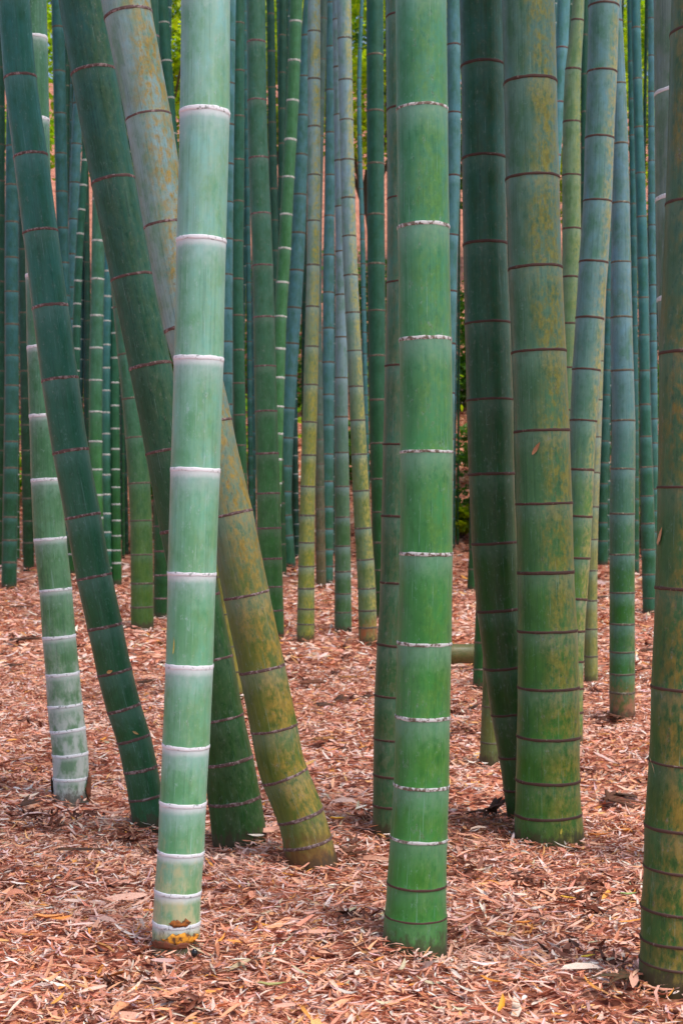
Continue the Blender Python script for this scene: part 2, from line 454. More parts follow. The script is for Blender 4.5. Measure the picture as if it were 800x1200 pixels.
E_ROOT, E_AX = culm('green and ochre stained culm cut off by the right edge of the picture',
    [(0, 825, 78), (20, 824.5, 78), (230, 819, 78), (410, 812, 79), (570, 810.5, 80), (700, 808, 81), (810, 804, 82), (895, 802, 83), (980, 797, 84), (1030, 796, 84), (1080, 793, 85), (1130, 793, 86), (1152, 792, 88)],
    1156, [25, 230, 410, 571, 692, 811, 901, 978, 1027, 1076, 1112, 1140],
    culm_mat((.024, .095, .012), (.055, .13, .080), .1, 2.2, patch=(.24, .165, .02), pamt=.85, pside=-.55, wax=.08, dirt=.4), 'brown', 4.6, seg=48)
culm('grey green culm with white rings peeping out behind the culm at the right edge',
    [(0, 797, 62), (230, 799, 62), (600, 808, 63), (1000, 822, 66)],
    1010, [100, 226, 345, 460, 570, 670, 760, 840, 905, 955],
    culm_mat((.10, .2, .13), (.15, .22, .19), 0, 2.2, wax=.3), 'white', 6, seg=36)
culm('thick dark green culm leaning left, its foot showing right of the pale front culm',
    [(0, 98, 55), (75, 110, 53), (205, 133, 52), (320, 155, 50), (425, 176, 50), (527, 196, 51), (620, 214, 53), (702, 231, 54), (775, 245, 56), (846, 257, 58), (897, 267, 60), (946, 275, 62), (990, 281, 65)],
    988, [75, 205, 320, 426, 527, 620, 702, 776, 846, 897, 944],
    culm_mat((.013, .072, .008), (.016, .100, .070), .2, 2.5, wax=.05, dirt=.42, patch=(.12, .17, .07), pamt=.25, pside=0), 'pink', 4.6, seg=40)
culm('weathered yellowish culm leaning left, crossing behind the pale front culm',
    [(0, 149, 57), (130, 174, 54), (258, 195, 53), (380, 218, 52), (450, 237, 52), (527, 253, 52), (600, 269, 54), (700, 289, 54), (787, 307, 54.5), (857, 321, 55.5), (900, 339-10, 56), (965, 353, 56), (1015, 365, 60)],
    1016, [8, 130, 258, 380, 494, 603, 699, 787, 858, 915, 962, 994],
    culm_mat((.085, .125, .014), (.19, .32, .31), .55, 1.9, patch=(.31, .21, .028), pamt=.95, pside=.0, wax=.14, dirt=.35, base=(.16, .075, .022), bz=.14), 'pink', 4.4, seg=40)
culm('olive yellow culm glimpsed between the crossing feet of two leaning culms',
    [(0, 170, 14), (450, 221, 15), (700, 262, 16), (812, 281, 17)],
    814, [60, 130, 200, 268, 335, 400, 460, 520, 576, 628, 676, 720, 758, 788],
    culm_mat((.25, .22, .04), (.15, .2, .06), 0, 3, wax=.05, patch=(.4, .22, .04), pamt=.4), 'soft', 2.5, seg=20)
I_ROOT, I_AX = culm('blue green culm leaning left from the litter, the slimmest of the leaning ones in front',
    [(0, 17, 37), (85, 24, 38), (177, 36, 40), (268, 47.5, 41), (357, 59, 42), (443, 70.5, 43), (528, 83, 42), (603, 97, 42), (677, 110.5, 41.5), (735, 123, 41), (790, 134.5, 41), (833, 145.5, 40.5), (868, 156.5, 40), (925, 168.5, 40), (966, 176, 42)],
    966, [85, 178, 268, 357, 443, 528, 605, 677, 736, 790, 833, 869, 905, 938],
    culm_mat((.010, .082, .024), (.014, .130, .100), .2, 2.6, wax=.14, dirt=.25, waxcol=(.22, .42, .42)), 'pink', 4.4, seg=40)
J_ROOT, J_AX = culm('slender white ringed culm at the left whose foot is coated with chalky white bloom',
    [(0, 40, 30), (40, 41, 30), (200, 44, 31), (300, 47, 34), (405, 50, 36), (486, 53, 37), (562, 55.5, 37.5), (632, 59, 38), (693, 65.5, 38), (748, 69.5, 39), (792, 73.5, 39.5), (830, 76.5, 41), (888, 82.5, 42), (935, 84, 42)],
    937, [38, 135, 230, 320, 405, 486, 562, 632, 692, 748, 792, 829, 858, 887, 915],
    culm_mat((.085, .22, .09), (.055, .18, .10), .3, 2, wax=.28, base=(.46, .52, .50), bz=.75, dirt=.35, waxcol=(.36, .52, .50), band=.45), 'white', 4.8, seg=40)

# ---- culms of the middle distance --------------------------------------------------------------
teal = lambda a=1., wax=.3: culm_mat((.010*a, .082*a, .024*a), (.022*a, .125*a, .122*a), .6, 3.4, wax=wax, waxcol=(.13, .33, .36))
dark = lambda a=1.: culm_mat((.009*a, .070*a, .009*a), (.010*a, .080*a, .046*a), .5, 3.4, wax=.10, waxcol=(.12, .30, .24))
blue = lambda a=1.: culm_mat((.016*a, .105*a, .038*a), (.052*a, .180*a, .190*a), .5, 3.0, wax=.42, waxcol=(.16, .36, .42))
gold = lambda a=1., side=.3: culm_mat((.13*a, .17*a, .025*a), (.14*a, .24*a, .23*a), 1.2, 3.8, wax=.25, patch=(.32, .28, .02), pamt=.85, pside=side, waxcol=(.22, .42, .46))
def nodes(a, b, n0, n1):
    """node rows from a (top) to b (bottom) with spacing going from n0 to n1"""
    out = []; y = a
    while y < b: out.append(y); y += n0 + (n1 - n0) * (y - a) / (b - a)
    return out

culm('dusky teal culm in the upper left, left of the thick leaning dark one', [(0, 68, 15), (290, 74, 14), (480, 79, 14), (668, 83, 15)], 668, nodes(30, 660, 52, 22), teal(.9), 'soft', 2.5, seg=20)
culm('light blue culm seen between the two thick left leaning culms', [(0, 97, 11), (110, 92, 12), (290, 86, 12), (450, 84, 12), (672, 88, 12)], 664, nodes(70, 655, 50, 22), blue(), 'soft', 2.5, seg=20)
culm('thin white ringed culm in the upper left beside the light blue one', [(0, 106, 8), (160, 101, 8), (320, 92, 9), (430, 89, 10), (670, 84, 10)], 670, nodes(2, 660, 32, 22), dark(1.3), 'pale', 2.6, seg=16)
culm('apple green culm with many pale rings, thickest of the white ringed trio at the left', [(0, 117, 13), (300, 115, 15.5), (450, 112.5, 15.5), (600, 113, 16), (690, 116, 17)], 692, [30, 82, 132, 182, 232, 281, 326, 369, 407, 445, 482, 517, 550, 580, 607, 630, 650, 668], culm_mat((.028, .15, .018), (.034, .14, .08), .5, 3.2, wax=.12), 'pale', 2.8, seg=22)
culm('narrow pale ringed culm, middle of the white ringed trio at the left', [(0, 132, 8), (300, 127, 10), (450, 124.5, 10), (600, 125, 11), (684, 126, 12)], 682, nodes(10, 670, 38, 20), teal(1.2), 'pale', 2.5, seg=18)
culm('narrow pale ringed culm, right one of the white ringed trio at the left', [(0, 140, 8), (360, 135, 10), (500, 135, 10.5), (600, 136, 11), (680, 137, 12)], 682, [40, 82, 124, 166, 206, 246, 285, 323, 360, 390, 419, 448, 475, 502, 526, 550, 571, 591, 610, 628, 645, 660], dark(1.4), 'pale', 2.5, seg=18)
culm('mid green culm standing behind the thick leaning dark one, left of the pale front culm', [(0, 120, 24), (300, 140, 25), (400, 149, 25), (480, 157, 25.5), (600, 165, 26), (732, 167, 27)], 733, [60, 120, 180, 240, 300, 358, 414, 466, 485+27, 566, 610, 650, 684, 712], culm_mat((.055, .125, .016), (.030, .13, .07), .2, 2.2, wax=.10, dirt=.4), 'soft', 2.8, seg=26)
culm('dark culm with dull pink rings tucked behind the left edge of the pale front culm', [(0, 178, 16), (400, 186, 17), (600, 189, 18), (722, 190, 20)], 722, nodes(40, 715, 48, 26), dark(.9), 'pink', 2.6, seg=20)
culm('thin green culm in the gap right of the weathered yellowish one at the top', [(0, 190, 14), (110, 198, 13), (300, 212, 13), (660, 228, 14)], 668, nodes(25, 650, 45, 24), dark(1.3), 'pale', 2.4, seg=18)
culm('blue green culm at the far left edge with its foot in view', [(0, 17, 15), (300, 14, 16), (450, 14, 16.5), (680, 11, 18)], 687, nodes(20, 680, 52, 24), teal(.8, .25), 'soft', 2.6, seg=20)
culm('dark culm cut off by the left edge of the picture', [(0, 0, 12), (660, 0, 13)], 664, nodes(30, 650, 48, 24), dark(.8), 'soft', 2.4, seg=18)
culm('dark culm behind the white footed one at the left', [(0, 28, 12), (300, 28, 12), (665, 34, 13)], 666, nodes(30, 650, 48, 24), dark(.6), 'soft', 2.4, seg=18)
culm('light blue culm hugging the right edge of the pale front culm', [(0, 270, 13), (300, 266, 14), (500, 266, 14), (770, 268, 15)], 735, nodes(46, 725, 50, 26), blue(1.1), 'soft', 2.6, seg=20)
culm('dark green culm between the pale front culm and the pink ringed one', [(0, 280, 13), (200, 279.5, 14), (300, 278, 15), (500, 281, 15), (700, 286, 16)], 716, nodes(25, 705, 56, 26), dark(1.1), 'soft', 2.6, seg=20)
culm('upright mid green culm with pinkish rings behind the leaning yellowish one', [(0, 300, 22), (150, 302, 23), (300, 307.5, 24.5), (450, 311, 26), (600, 315, 28), (740, 318, 30)], 745, [45, 114, 182, 248, 309, 370, 428, 481, 531, 578, 619, 655, 688, 716], culm_mat((.026, .125, .022), (.030, .125, .07), .3, 3.3, wax=.12, waxcol=(.35, .42, .40)), 'pink', 2.8, seg=26)
culm('thin dark culm right of the pink ringed upright one', [(0, 317, 9), (200, 320, 10), (400, 324, 10), (655, 330, 11)], 672, nodes(15, 660, 44, 22), dark(.8), 'soft', 2.2, seg=16)
culm('thin dark culm left of the white ringed one that leans right', [(0, 331, 9), (200, 330, 9), (660, 322, 11)], 664, nodes(40, 650, 44, 22), dark(.8), 'soft', 2.2, seg=16)
culm('green culm with pale rings leaning right among the straight middle ones', [(0, 347, 15), (115, 343, 14.5), (220, 337, 14.5), (300, 333, 15), (360, 329, 15), (450, 326, 15), (690, 318, 17)], 700, [23, 69, 116, 162, 206, 250, 290, 330, 370, 408, 442, 476, 508, 538, 566, 592, 616, 640, 660], culm_mat((.028, .14, .018), (.034, .15, .05), .4, 3.2, wax=.12), 'pale', 2.8, seg=20)
culm('dusty blue culm leaning right from behind the pink ringed upright one', [(0, 362, 13), (120, 355, 15), (200, 352, 16), (280, 349, 17), (350, 345, 18), (450, 338.5, 18), (520, 335, 17), (600, 334, 16), (660, 339, 15)], 662, [40, 88, 134, 180, 227, 272, 316, 360, 402, 440, 478, 513, 546, 576, 604, 628], blue(.95), 'soft', 2.6, seg=22)
culm('yellow stained culm standing straight, left one of the middle trio', [(0, 368, 15), (300, 367, 15), (450, 364, 17), (600, 360, 18), (745, 358, 21)], 748, [34, 90, 146, 203, 257, 309, 358, 405, 450, 494, 533, 570, 604, 636, 664, 690, 714, 732], gold(1.1, .0), 'soft', 2.6, seg=22)
culm('thin bluish culm right behind the yellow stained straight one', [(0, 388, 11), (200, 387, 12), (300, 385, 13), (450, 384.5, 14), (600, 384, 13), (680, 384, 13)], 682, [53, 104, 154, 204, 252, 298, 342, 384, 424, 462, 498, 532, 564, 594, 620, 644, 664], blue(.9), 'soft', 2.4, seg=18)
culm('brownish dark culm standing between the middle trio', [(0, 379, 9), (300, 372, 10), (600, 375, 11), (684, 376, 12)], 686, nodes(20, 676, 48, 22), culm_mat((.10, .075, .03), (.05, .10, .08), .3, 2.6, wax=.1), 'soft', 2.4, seg=18)
culm('dark green culm standing straight, middle one of the middle trio', [(0, 396, 13), (350, 400, 14), (500, 400, 16), (600, 401, 18), (736, 402, 20.5)], 738, [20, 76, 132, 186, 240, 293, 344, 394, 442, 488, 530, 570, 606, 640, 670, 696, 718], culm_mat((.045, .12, .035), (.15, .25, .28), .9, 2.6, wax=.25, waxcol=(.33, .46, .52)), 'soft', 2.4, seg=22)
culm('yellow green culm with an orange brown foot, right one of the middle trio', [(0, 403, 17), (150, 406, 16), (300, 410, 17), (450, 417, 17), (600, 424, 20), (680, 429, 21), (745, 431, 22)], 752, [42, 91, 138, 185, 230, 275, 321, 365, 410, 452, 492, 532, 575, 619, 656, 690, 716, 736], culm_mat((.10, .155, .04), (.16, .27, .29), 1.2, 3.4, wax=.25, patch=(.40, .34, .05), pamt=.8, pside=.35, base=(.30, .09, .03), bz=.22, waxcol=(.22, .42, .46)), 'soft', 2.6, seg=22)
culm('dark green upright culm left of the half hidden one in the centre', [(0, 439, 20), (300, 440.5, 21), (450, 442, 21), (600, 445, 20), (720, 449, 21)], 724, [62, 128, 190, 250, 308, 363, 416, 468, 519, 561, 600, 636, 668, 694], dark(1.0), 'soft', 2.8, seg=24)
culm('pale thin culm far behind the central gap of green foliage', [(0, 424, 4), (80, 421, 5), (300, 425, 6), (655, 432, 6)], 655, nodes(20, 640, 36, 18), blue(1.2), 'soft', 1.8, seg=14)
culm('bluish culm showing along the right edge of the bright green front culm', [(0, 531, 16), (200, 531, 16), (300, 528, 16), (600, 522, 17), (770, 520, 18)], 752, [50, 130, 204, 274, 340, 402, 460, 514, 562, 606, 646, 680, 710], blue(.85), 'brown', 2.8, seg=22)
culm('short visible green stem between the fallen log and the dark culm', [(0, 566, 14), (600, 567, 15), (700, 565, 15), (802, 562, 17)], 803, nodes(30, 795, 60, 30), dark(1.1), 'soft', 2.6, seg=18)
culm('olive culm whose foot shows left of the dark culm and its husks', [(0, 566, 20), (600, 573, 22), (800, 576, 22), (890, 573, 23)], 892, nodes(40, 880, 80, 40), culm_mat((.10, .12, .03), (.08, .14, .08), .1, 2, wax=.08), 'soft', 2.8, seg=22)
culm('narrow dark culm with its foot left of the dark culm near the far shrub', [(0, 559, 9), (600, 556, 10), (690, 553, 12)], 690, nodes(30, 684, 46, 22), dark(.9), 'soft', 2.2, seg=16)
culm('dusty blue culm slanting out at the top behind the thick yellow patched one', [(0, 660, 15), (100, 656, 14), (180, 650, 14), (400, 640, 15), (740, 625, 16)], 748, [54, 118, 180, 240, 298, 352, 404, 452, 498, 540, 578, 612, 644, 672, 700], blue(1.1), 'pink', 2.6, seg=20)
culm('yellow green culm between the thick patched culm and the grey blue leaning one', [(0, 677, 14), (20, 676, 15), (80, 671, 19), (200, 669, 22), (300, 669, 22), (400, 666, 22), (600, 657, 23), (770, 652, 25)], 778, [20, 78, 140, 203, 266, 323, 378, 430, 480, 526, 570, 610, 648, 682, 712, 738], culm_mat((.06, .14, .04), (.12, .21, .10), .6, 3., wax=.12, patch=(.32, .30, .06), pamt=.5, pside=.4), 'brown', 2.8, seg=22)
culm('grey blue yellow stained culm leaning right beside the thick yellow patched one', [(0, 707, 36), (80, 705, 35), (158, 702, 34), (233, 699.5, 33.5), (305, 695, 34), (371, 690.5, 33), (432, 686.5, 33), (492, 683, 31.5), (550, 680, 31), (605, 678, 31), (655, 675.5, 31), (740, 669.5, 31), (800, 667.5, 31), (866, 666, 33)],
     868, [2, 80, 158, 233, 305, 371, 432, 492, 550, 605, 654, 702, 740, 776, 808, 836], culm_mat((.062, .155, .02), (.090, .210, .200), .7, 2.1, wax=.18, patch=(.34, .29, .07), pamt=.85, pside=.55, waxcol=(.24, .42, .46)), 'brown', 3.4, seg=32)
culm('slim olive culm just behind the foot of the grey blue leaning one', [(0, 722, 12), (400, 701, 13), (500, 698, 13), (620, 693.5, 14), (700, 692, 15), (795, 692, 16.5)], 798, nodes(40, 790, 62, 30), culm_mat((.15, .17, .04), (.17, .24, .22), .3, 2., wax=.25, patch=(.36, .30, .05), pamt=.6, pside=.2), 'soft', 2.6, seg=20)
culm('slate blue culm with a pinkish brown foot, left of the thin teal one', [(0, 719, 17), (100, 724, 18), (200, 726.5, 20), (300, 727, 23), (400, 728, 26), (500, 730, 27.5), (600, 728.5, 29.5), (700, 728.5, 29.5), (838, 728.5, 30)],
     840, [20, 94, 165, 235, 305, 370, 433, 492, 549, 602, 650, 695, 732, 765, 791, 813], culm_mat((.020, .11, .012), (.085, .195, .215), .5, 2.0, wax=.22, base=(.28, .12, .07), bz=.22, waxcol=(.22, .40, .46), patch=(.25, .24, .05), pamt=.3, pside=.6), 'soft', 3.0, seg=28)
culm('thin teal culm at the right with its foot beside the slate blue one', [(0, 744, 10.5), (150, 748, 11), (300, 752.5, 12.5), (450, 755, 12.5), (600, 758, 16.5), (715, 761, 17)], 717, nodes(30, 708, 60, 26), teal(1.0, .3), 'soft', 2.4, seg=20)
culm('thinnest bright blue culm at the right between the teal one and the edge culm', [(0, 762, 7), (200, 763, 8), (400, 765, 8.5), (690, 768, 9)], 690, nodes(20, 682, 44, 22), blue(1.1), 'soft', 2.2, seg=16)
culm('teal culm in the gap between the grey blue and slate blue ones', [(0, 712, 8), (380, 711, 9), (600, 706, 11), (655, 705, 14)], 660, nodes(20, 650, 46, 20), teal(.9), 'soft', 2.2, seg=18)
culm('thin teal culm behind the right edge of the slate blue one', [(0, 738, 8), (300, 742, 8), (600, 744, 9), (668, 744, 9)], 670, nodes(25, 660, 46, 22), teal(1.0), 'soft', 2.2, seg=16)
culm('dark teal culm at the top between the yellow green and grey blue ones', [(0, 685, 9), (250, 684, 9), (668, 682, 10)], 670, nodes(40, 660, 46, 22), dark(1.), 'soft', 2.2, seg=16)

# ---- the crowd of thin culms far back -----------------------------------------------------------
FM = [dark(.8), dark(1.1), teal(.8), teal(1.1), blue(.8)]
FM = [('dark green', dark(.7)), ('green', dark(1.0)), ('dark teal', teal(.6, .2)), ('teal', teal(.9)), ('blue grey', blue(.75))]  # darker copies: shade of the deep grove is put into these colours
WHERE = [(60, 'at the far left edge'), (130, 'between the left leaning culms'), (205, 'behind the crossing leaning culms'), (275, 'just right of the pale front culm'), (345, 'left of the middle trio'), (440, 'behind the middle trio'),
         (540, 'behind the bright green front culm'), (670, 'behind the thick patched culm'), (745, 'behind the slate blue culm'), (2000, 'at the far right edge')]
skip = [(58, 67), (200, 211), (310, 316), (411, 427), (536, 547), (729, 741)]
r2 = random.Random(21)
for pas, (lo, hi) in enumerate(((6, 12), (9, 18))):
    x = -60.
    while x < 870:
        x += r2.uniform(lo, hi)
        if any(a - 4 < x < b + 4 for a, b in skip): continue
        yb = r2.choice([656, 652, 648, 645, 640, 636, 630])
        cn, cm = r2.choice(FM)
        wh = next(wd for lim, wd in WHERE if x < lim)
        dx, wp = r2.uniform(-11, 11), r2.uniform(4.5, 9)
        ln = 'leaning left' if dx < -4 else 'leaning right' if dx > 4 else 'upright'
        sz = 'hair thin' if wp < 6 else 'slim' if wp < 7.6 else 'stouter'
        far_culm('%s %s culm far back, %s, %s' % (sz, cn, ln, wh), x, x + dx, wp, yb, cm, ring=r2.choice(['soft', 'soft', 'pale']))
far_culm('thin pale teal stem left one of two in the central gap', 531, 534, 4.5, 640, blue(.9), ring='soft')
far_culm('thin green stem right one of two in the central gap', 536, 538, 3.5, 636, dark(1.2), ring='soft')

# ------------------------------------------------------------------ leaves on the ground
PAL = np.array([(.80, .41, .29), (.76, .34, .22), (.83, .54, .44), (.66, .25, .15), (.81, .37, .20), (.84, .68, .60), (.46, .15, .085), (.75, .39, .15), (.82, .53, .50), (.26, .085, .05), (.84, .34, .07), (.64, .54, .36)])
PW = np.array([.19, .16, .14, .12, .09, .09, .08, .035, .06, .035, .022, .012]); PW /= PW.sum()

def leaf_mat(name='dry_leaf', rough=.6):
    m = NT(name)
    c = m.attr('tint', 'Color')
    tc = m.n.new('ShaderNodeTexCoord').outputs['Object']
    n = m.noise(tc, 260., 3)
    col = m.mix(m.ramp(n, .35, .65, 0, .45), c, m.mix(1., c, (.6, .5, .45), 'MULTIPLY'))
    m.put(m.b.inputs['Base Color'], col); m.b.inputs['Roughness'].default_value = rough
    m.b.inputs['Specular IOR Level'].default_value = .35
    m.put(m.b.inputs['Normal'], m.bump(n, .3, .001))
    return m.m
LM = leaf_mat()

def leaf_template(fine):
    """lance shaped leaf, length 1 along x, width 1 across y; (x, y, fold)"""
    if fine:
        st = [(.0, .0), (.12, .62), (.38, 1.), (.68, .78), (1., 0.)]
        T = [(0, 0, 0)]
        for s, wd in st[1:-1]: T += [(s, -wd / 2, 1), (s, 0, 0), (s, wd / 2, 1)]
        T.append((1, 0, 0))
        Fc = [(0, 2, 1), (0, 3, 2)]
        for k in (0, 1):
            b = 1 + 3 * k
            Fc += [(b, b + 1, b + 4, b + 3), (b + 1, b + 2, b + 5, b + 4)]
        Fc += [(7, 8, 10), (8, 9, 10)]
    else:
        T = [(0, 0, 0), (.28, -.5, .6), (.28, .5, .6), (.68, -.42, .6), (.68, .42, .6), (1, 0, 0)]
        Fc = [(0, 2, 1), (1, 2, 4, 3), (3, 4, 5)]
    return np.array(T, float), Fc

def leaves(pos, L, W, yaw, pitch, roll, curl, fold, fine):
    """arrays of leaves -> vertices (n, k, 3)"""
    T, Fc = leaf_template(fine)
    n = len(L); k = len(T)
    lx = (T[None, :, 0] - .5) * L[:, None]; ly = T[None, :, 1] * W[:, None]
    lz = T[None, :, 2] * fold[:, None] * W[:, None] + curl[:, None] * ((T[None, :, 0] - .5) ** 2 * 4 - .5) * L[:, None]
    bx = (T[None, :, 0] - .5) ** 2 * 4
    ly = ly + bx * (curl[:, None] * .6) * L[:, None] * np.sign(np.sin(yaw * 7))[:, None]
    cr, sr = np.cos(roll)[:, None], np.sin(roll)[:, None]
    ly, lz = ly * cr - lz * sr, ly * sr + lz * cr
    cp, sp = np.cos(pitch)[:, None], np.sin(pitch)[:, None]
    lx, lz = lx * cp - lz * sp, lx * sp + lz * cp
    cy, sy = np.cos(yaw)[:, None], np.sin(yaw)[:, None]
    lx, ly = lx * cy - ly * sy, lx * sy + ly * cy
    return np.stack([lx, ly, lz], -1) + pos[:, None, :], Fc

def join(V, Fc, name, mat, col):
    n, k = V.shape[:2]
    flat = np.concatenate([np.array(f) for f in Fc]); sz = np.array([len(f) for f in Fc])
    ff = (flat[None, :] + (np.arange(n) * k)[:, None]).ravel()
    C = np.repeat(np.concatenate([col, np.ones((n, 1))], 1)[:, None, :], k, 1).reshape(-1, 4)
    return np_mesh(name, V.reshape(-1, 3), ff, np.tile(sz, n), mat, True, C)

def clear_of_culms(X, Y, margin=.0):
    ok = np.ones(len(X), bool)
    for bx, by, br in BASES:
        if by < 20: ok &= (X - bx) ** 2 + (Y - by) ** 2 > (br + margin) ** 2
    return ok

def pal(n):
    c = PAL[RNG.choice(len(PAL), n, p=PW)]
    return np.clip(c * RNG.uniform(.84, 1.18, (n, 1)) * RNG.uniform(.94, 1.06, (n, 3)), 0, .85)

def scatter(y0, y1, dens, lmin, lmax, wmin, wmax, fine, stack, halfw=.30, side=.5):
    area = (y1 - y0) * 2 * (halfw * (y0 + y1) / 2 + side)
    n = int(area * dens)
    Y = np.sqrt(RNG.uniform(y0 ** 2, y1 ** 2, n)); X = RNG.uniform(-1, 1, n) * (halfw * Y + side)
    ok = clear_of_culms(X, Y, .004); X, Y = X[ok], Y[ok]; n = len(X)
    L = RNG.uniform(lmin, lmax, n); W = RNG.uniform(wmin, wmax, n)
    Z = ground(X, Y) - .028 + RNG.random(n) ** 1.3 * stack
    # a low heap of litter against the foot of each culm
    for bx, by, br in BASES:
        if by < 9:
            d = np.sqrt((X - bx) ** 2 + (Y - by) ** 2) - br
            Z += .010 * np.exp(-np.maximum(d, 0) / .05)
    yaw = RNG.uniform(0, 6.283, n); pitch = RNG.normal(0, .20, n); roll = RNG.normal(0, .38, n)
    curl = RNG.normal(.05, .10, n); fold = RNG.uniform(-.15, .4, n)
    V, Fc = leaves(np.stack([X, Y, Z], -1), L, W, yaw, pitch, roll, curl, fold, fine)
    # drifts: older browner leaves here, fresh pale ones there
    f = np.sin(2.3 * X + 1.1 * Y + 1.5 * np.sin(1.7 * Y)) + .7 * np.sin(5.1 * X - 2.9 * Y + 1) + .5 * np.sin(9.7 * Y + 3 * X) + RNG.normal(0, .8, n)
    c = pal(n); old = (f > 1.6)[:, None]; fresh = (f < -1.2)[:, None]
    c = np.where(old, c * np.array([.66, .60, .58]), c); c = np.where(fresh, c * .7 + np.array([.80, .60, .50]) * .3, c)
    return V, Fc, np.clip(c, 0, .86)

def litter(*a):
    V, Fc, c = scatter(*a)
    return V, Fc, c
parts = [litter(2.75, 5.2, 6200, .018, .055, .0035, .0075, True, .024),
         litter(2.75, 5.2, 1100, .04, .085, .006, .0115, True, .032),
         litter(5.2, 9.5, 2600, .025, .075, .006, .012, False, .027),
         litter(9.5, 17, 420, .05, .13, .014, .026, False, .04),
         litter(2.75, 6.5, 75, .07, .15, .012, .026, True, .030),
         litter(17, 42, 50, .10, .22, .03, .07, False, .05)]
def dark_clumps(nc=110, per=16):  # dark brown leaves; their colour stands in for shaded hollows in the litter
    Y = np.sqrt(RNG.uniform(3.1 ** 2, 12 ** 2, nc)); X = RNG.uniform(-1, 1, nc) * .27 * Y
    X = np.repeat(X, per) + RNG.normal(0, 1, nc * per) * np.repeat(RNG.uniform(.015, .06, nc), per)
    Y = np.repeat(Y, per) + RNG.normal(0, 1, nc * per) * np.repeat(RNG.uniform(.012, .035, nc), per)
    n = len(X)
    V, Fc = leaves(np.stack([X, Y, ground(X, Y) + RNG.uniform(-.010, .010, n)], -1), RNG.uniform(.03, .08, n), RNG.uniform(.007, .016, n), RNG.uniform(0, 6.28, n),
                   RNG.normal(0, .35, n), RNG.normal(0, .6, n), RNG.normal(.1, .12, n), RNG.uniform(-.1, .4, n), True)
    return V, Fc, np.array([(.13, .040, .022)]) * RNG.uniform(.4, 1.7, (n, 1))
parts.append(dark_clumps())
vs, fs, szs, cs, o = [], [], [], [], 0
for V, Fc, c in parts:
    n, k = V.shape[:2]
    flat = np.concatenate([np.array(f) for f in Fc]); sz = np.array([len(f) for f in Fc])
    fs.append((flat[None, :] + (np.arange(n) * k)[:, None] + o).ravel()); szs.append(np.tile(sz, n))
    vs.append(V.reshape(-1, 3)); o += n * k
    cs.append(np.repeat(np.concatenate([c, np.ones((n, 1))], 1)[:, None, :], k, 1).reshape(-1, 4))
me = np_mesh('leaf_litter', np.concatenate(vs), np.concatenate(fs), np.concatenate(szs), LM, True, np.concatenate(cs))
tag(link('leaf_litter', me, GROUND), kind='stuff')

# the 300 leaves that show largest: each a piece of the ground's litter of its own
variants = []
for i in range(36):
    L = np.array([random.uniform(.035, .085)]); W = np.array([random.uniform(.005, .0105)])
    V, Fc = leaves(np.zeros((1, 3)), L, W, np.array([random.uniform(0, 6)]), np.array([0.]), np.array([random.uniform(-.3, .3)]), np.array([random.gauss(.07, .12)]), np.array([random.uniform(-.1, .4)]), True)
    variants.append(join(V, Fc, 'dry_leaf', LM, pal(1)))
cnt = 0
while cnt < 300:
    Y = 2.95 + random.random() ** 1.2 * 1.0; X = random.uniform(-1, 1) * (.245 * Y)
    if not clear_of_culms(np.array([X]), np.array([Y]), .03)[0]: continue
    ob = link('dry_leaf', variants[cnt % 36], GROUND)
    ob.location = (X, Y, float(ground(X, Y)) + random.uniform(-.002, .010))
    ob.rotation_euler = (random.gauss(0, .15), random.gauss(0, .15), random.uniform(0, 6.28))
    cnt += 1

# ------------------------------------------------------------------ single things lying about
def single_leaf(label, x, y, L, W, col, yaw, lift=.012, curl=.1, cat='leaf', tilt=(0, 0)):
    gx, gy, gz = on_ground(x, y)
    V, Fc = leaves(np.zeros((1, 3)), np.array([L]), np.array([W]), np.array([yaw]), np.array([tilt[0]]), np.array([tilt[1]]), np.array([curl]), np.array([.3]), True)
    o = link('fallen_leaf', join(V, Fc, 'fallen_leaf', LM, np.array([col])), None, (gx, gy - .02, gz + lift))
    return tag(o, label, cat, 'bright leaves on the litter')
single_leaf('bright yellow orange leaf standing up in the litter at the bottom, nearest the viewer', 587, 1186, .055, .014, (.80, .36, .03), 1.25, .026, .12, tilt=(.5, 0))
single_leaf('small yellow leaf on the litter right of the bright green front culm', 470+216, 1124, .045, .012, (.70, .50, .05), .5)
single_leaf('orange leaf lying right in front of the bright green front culm', 574, 1152, .07, .012, (.72, .28, .04), -.7)
single_leaf('orange leaf in the middle of the open litter, nearest the thick yellow patched culm', 613, 1085, .05, .016, (.75, .27, .05), .3)
single_leaf('yellow leaf among reddish litter between the front culm and the edge culm', 664, 1055, .05, .014, (.74, .42, .05), -.4)
single_leaf('pale green leaf on the litter left of the culm at the right edge', 735, 1051, .055, .016, (.30, .42, .14), .2)
single_leaf('orange brown leaf at the left lying flat below the white footed culm', 60, 1078, .09, .02, (.72, .30, .10), .1)
single_leaf('straw coloured leaf lying level left of the pale front culm', 48, 1065, .085, .009, (.74, .50, .30), .03)
single_leaf('yellow leaf in the litter below the dark husks by the dark culm', 396, 962, .06, .02, (.72, .42, .05), .2)
single_leaf('olive green leaf lying in front of the pale front culm, to its right', 320, 1158, .075, .017, (.36, .34, .13), .1)
single_leaf('orange leaf right of the foot of the thick yellow patched culm', 700, 981, .09, .018, (.70, .23, .05), .15)

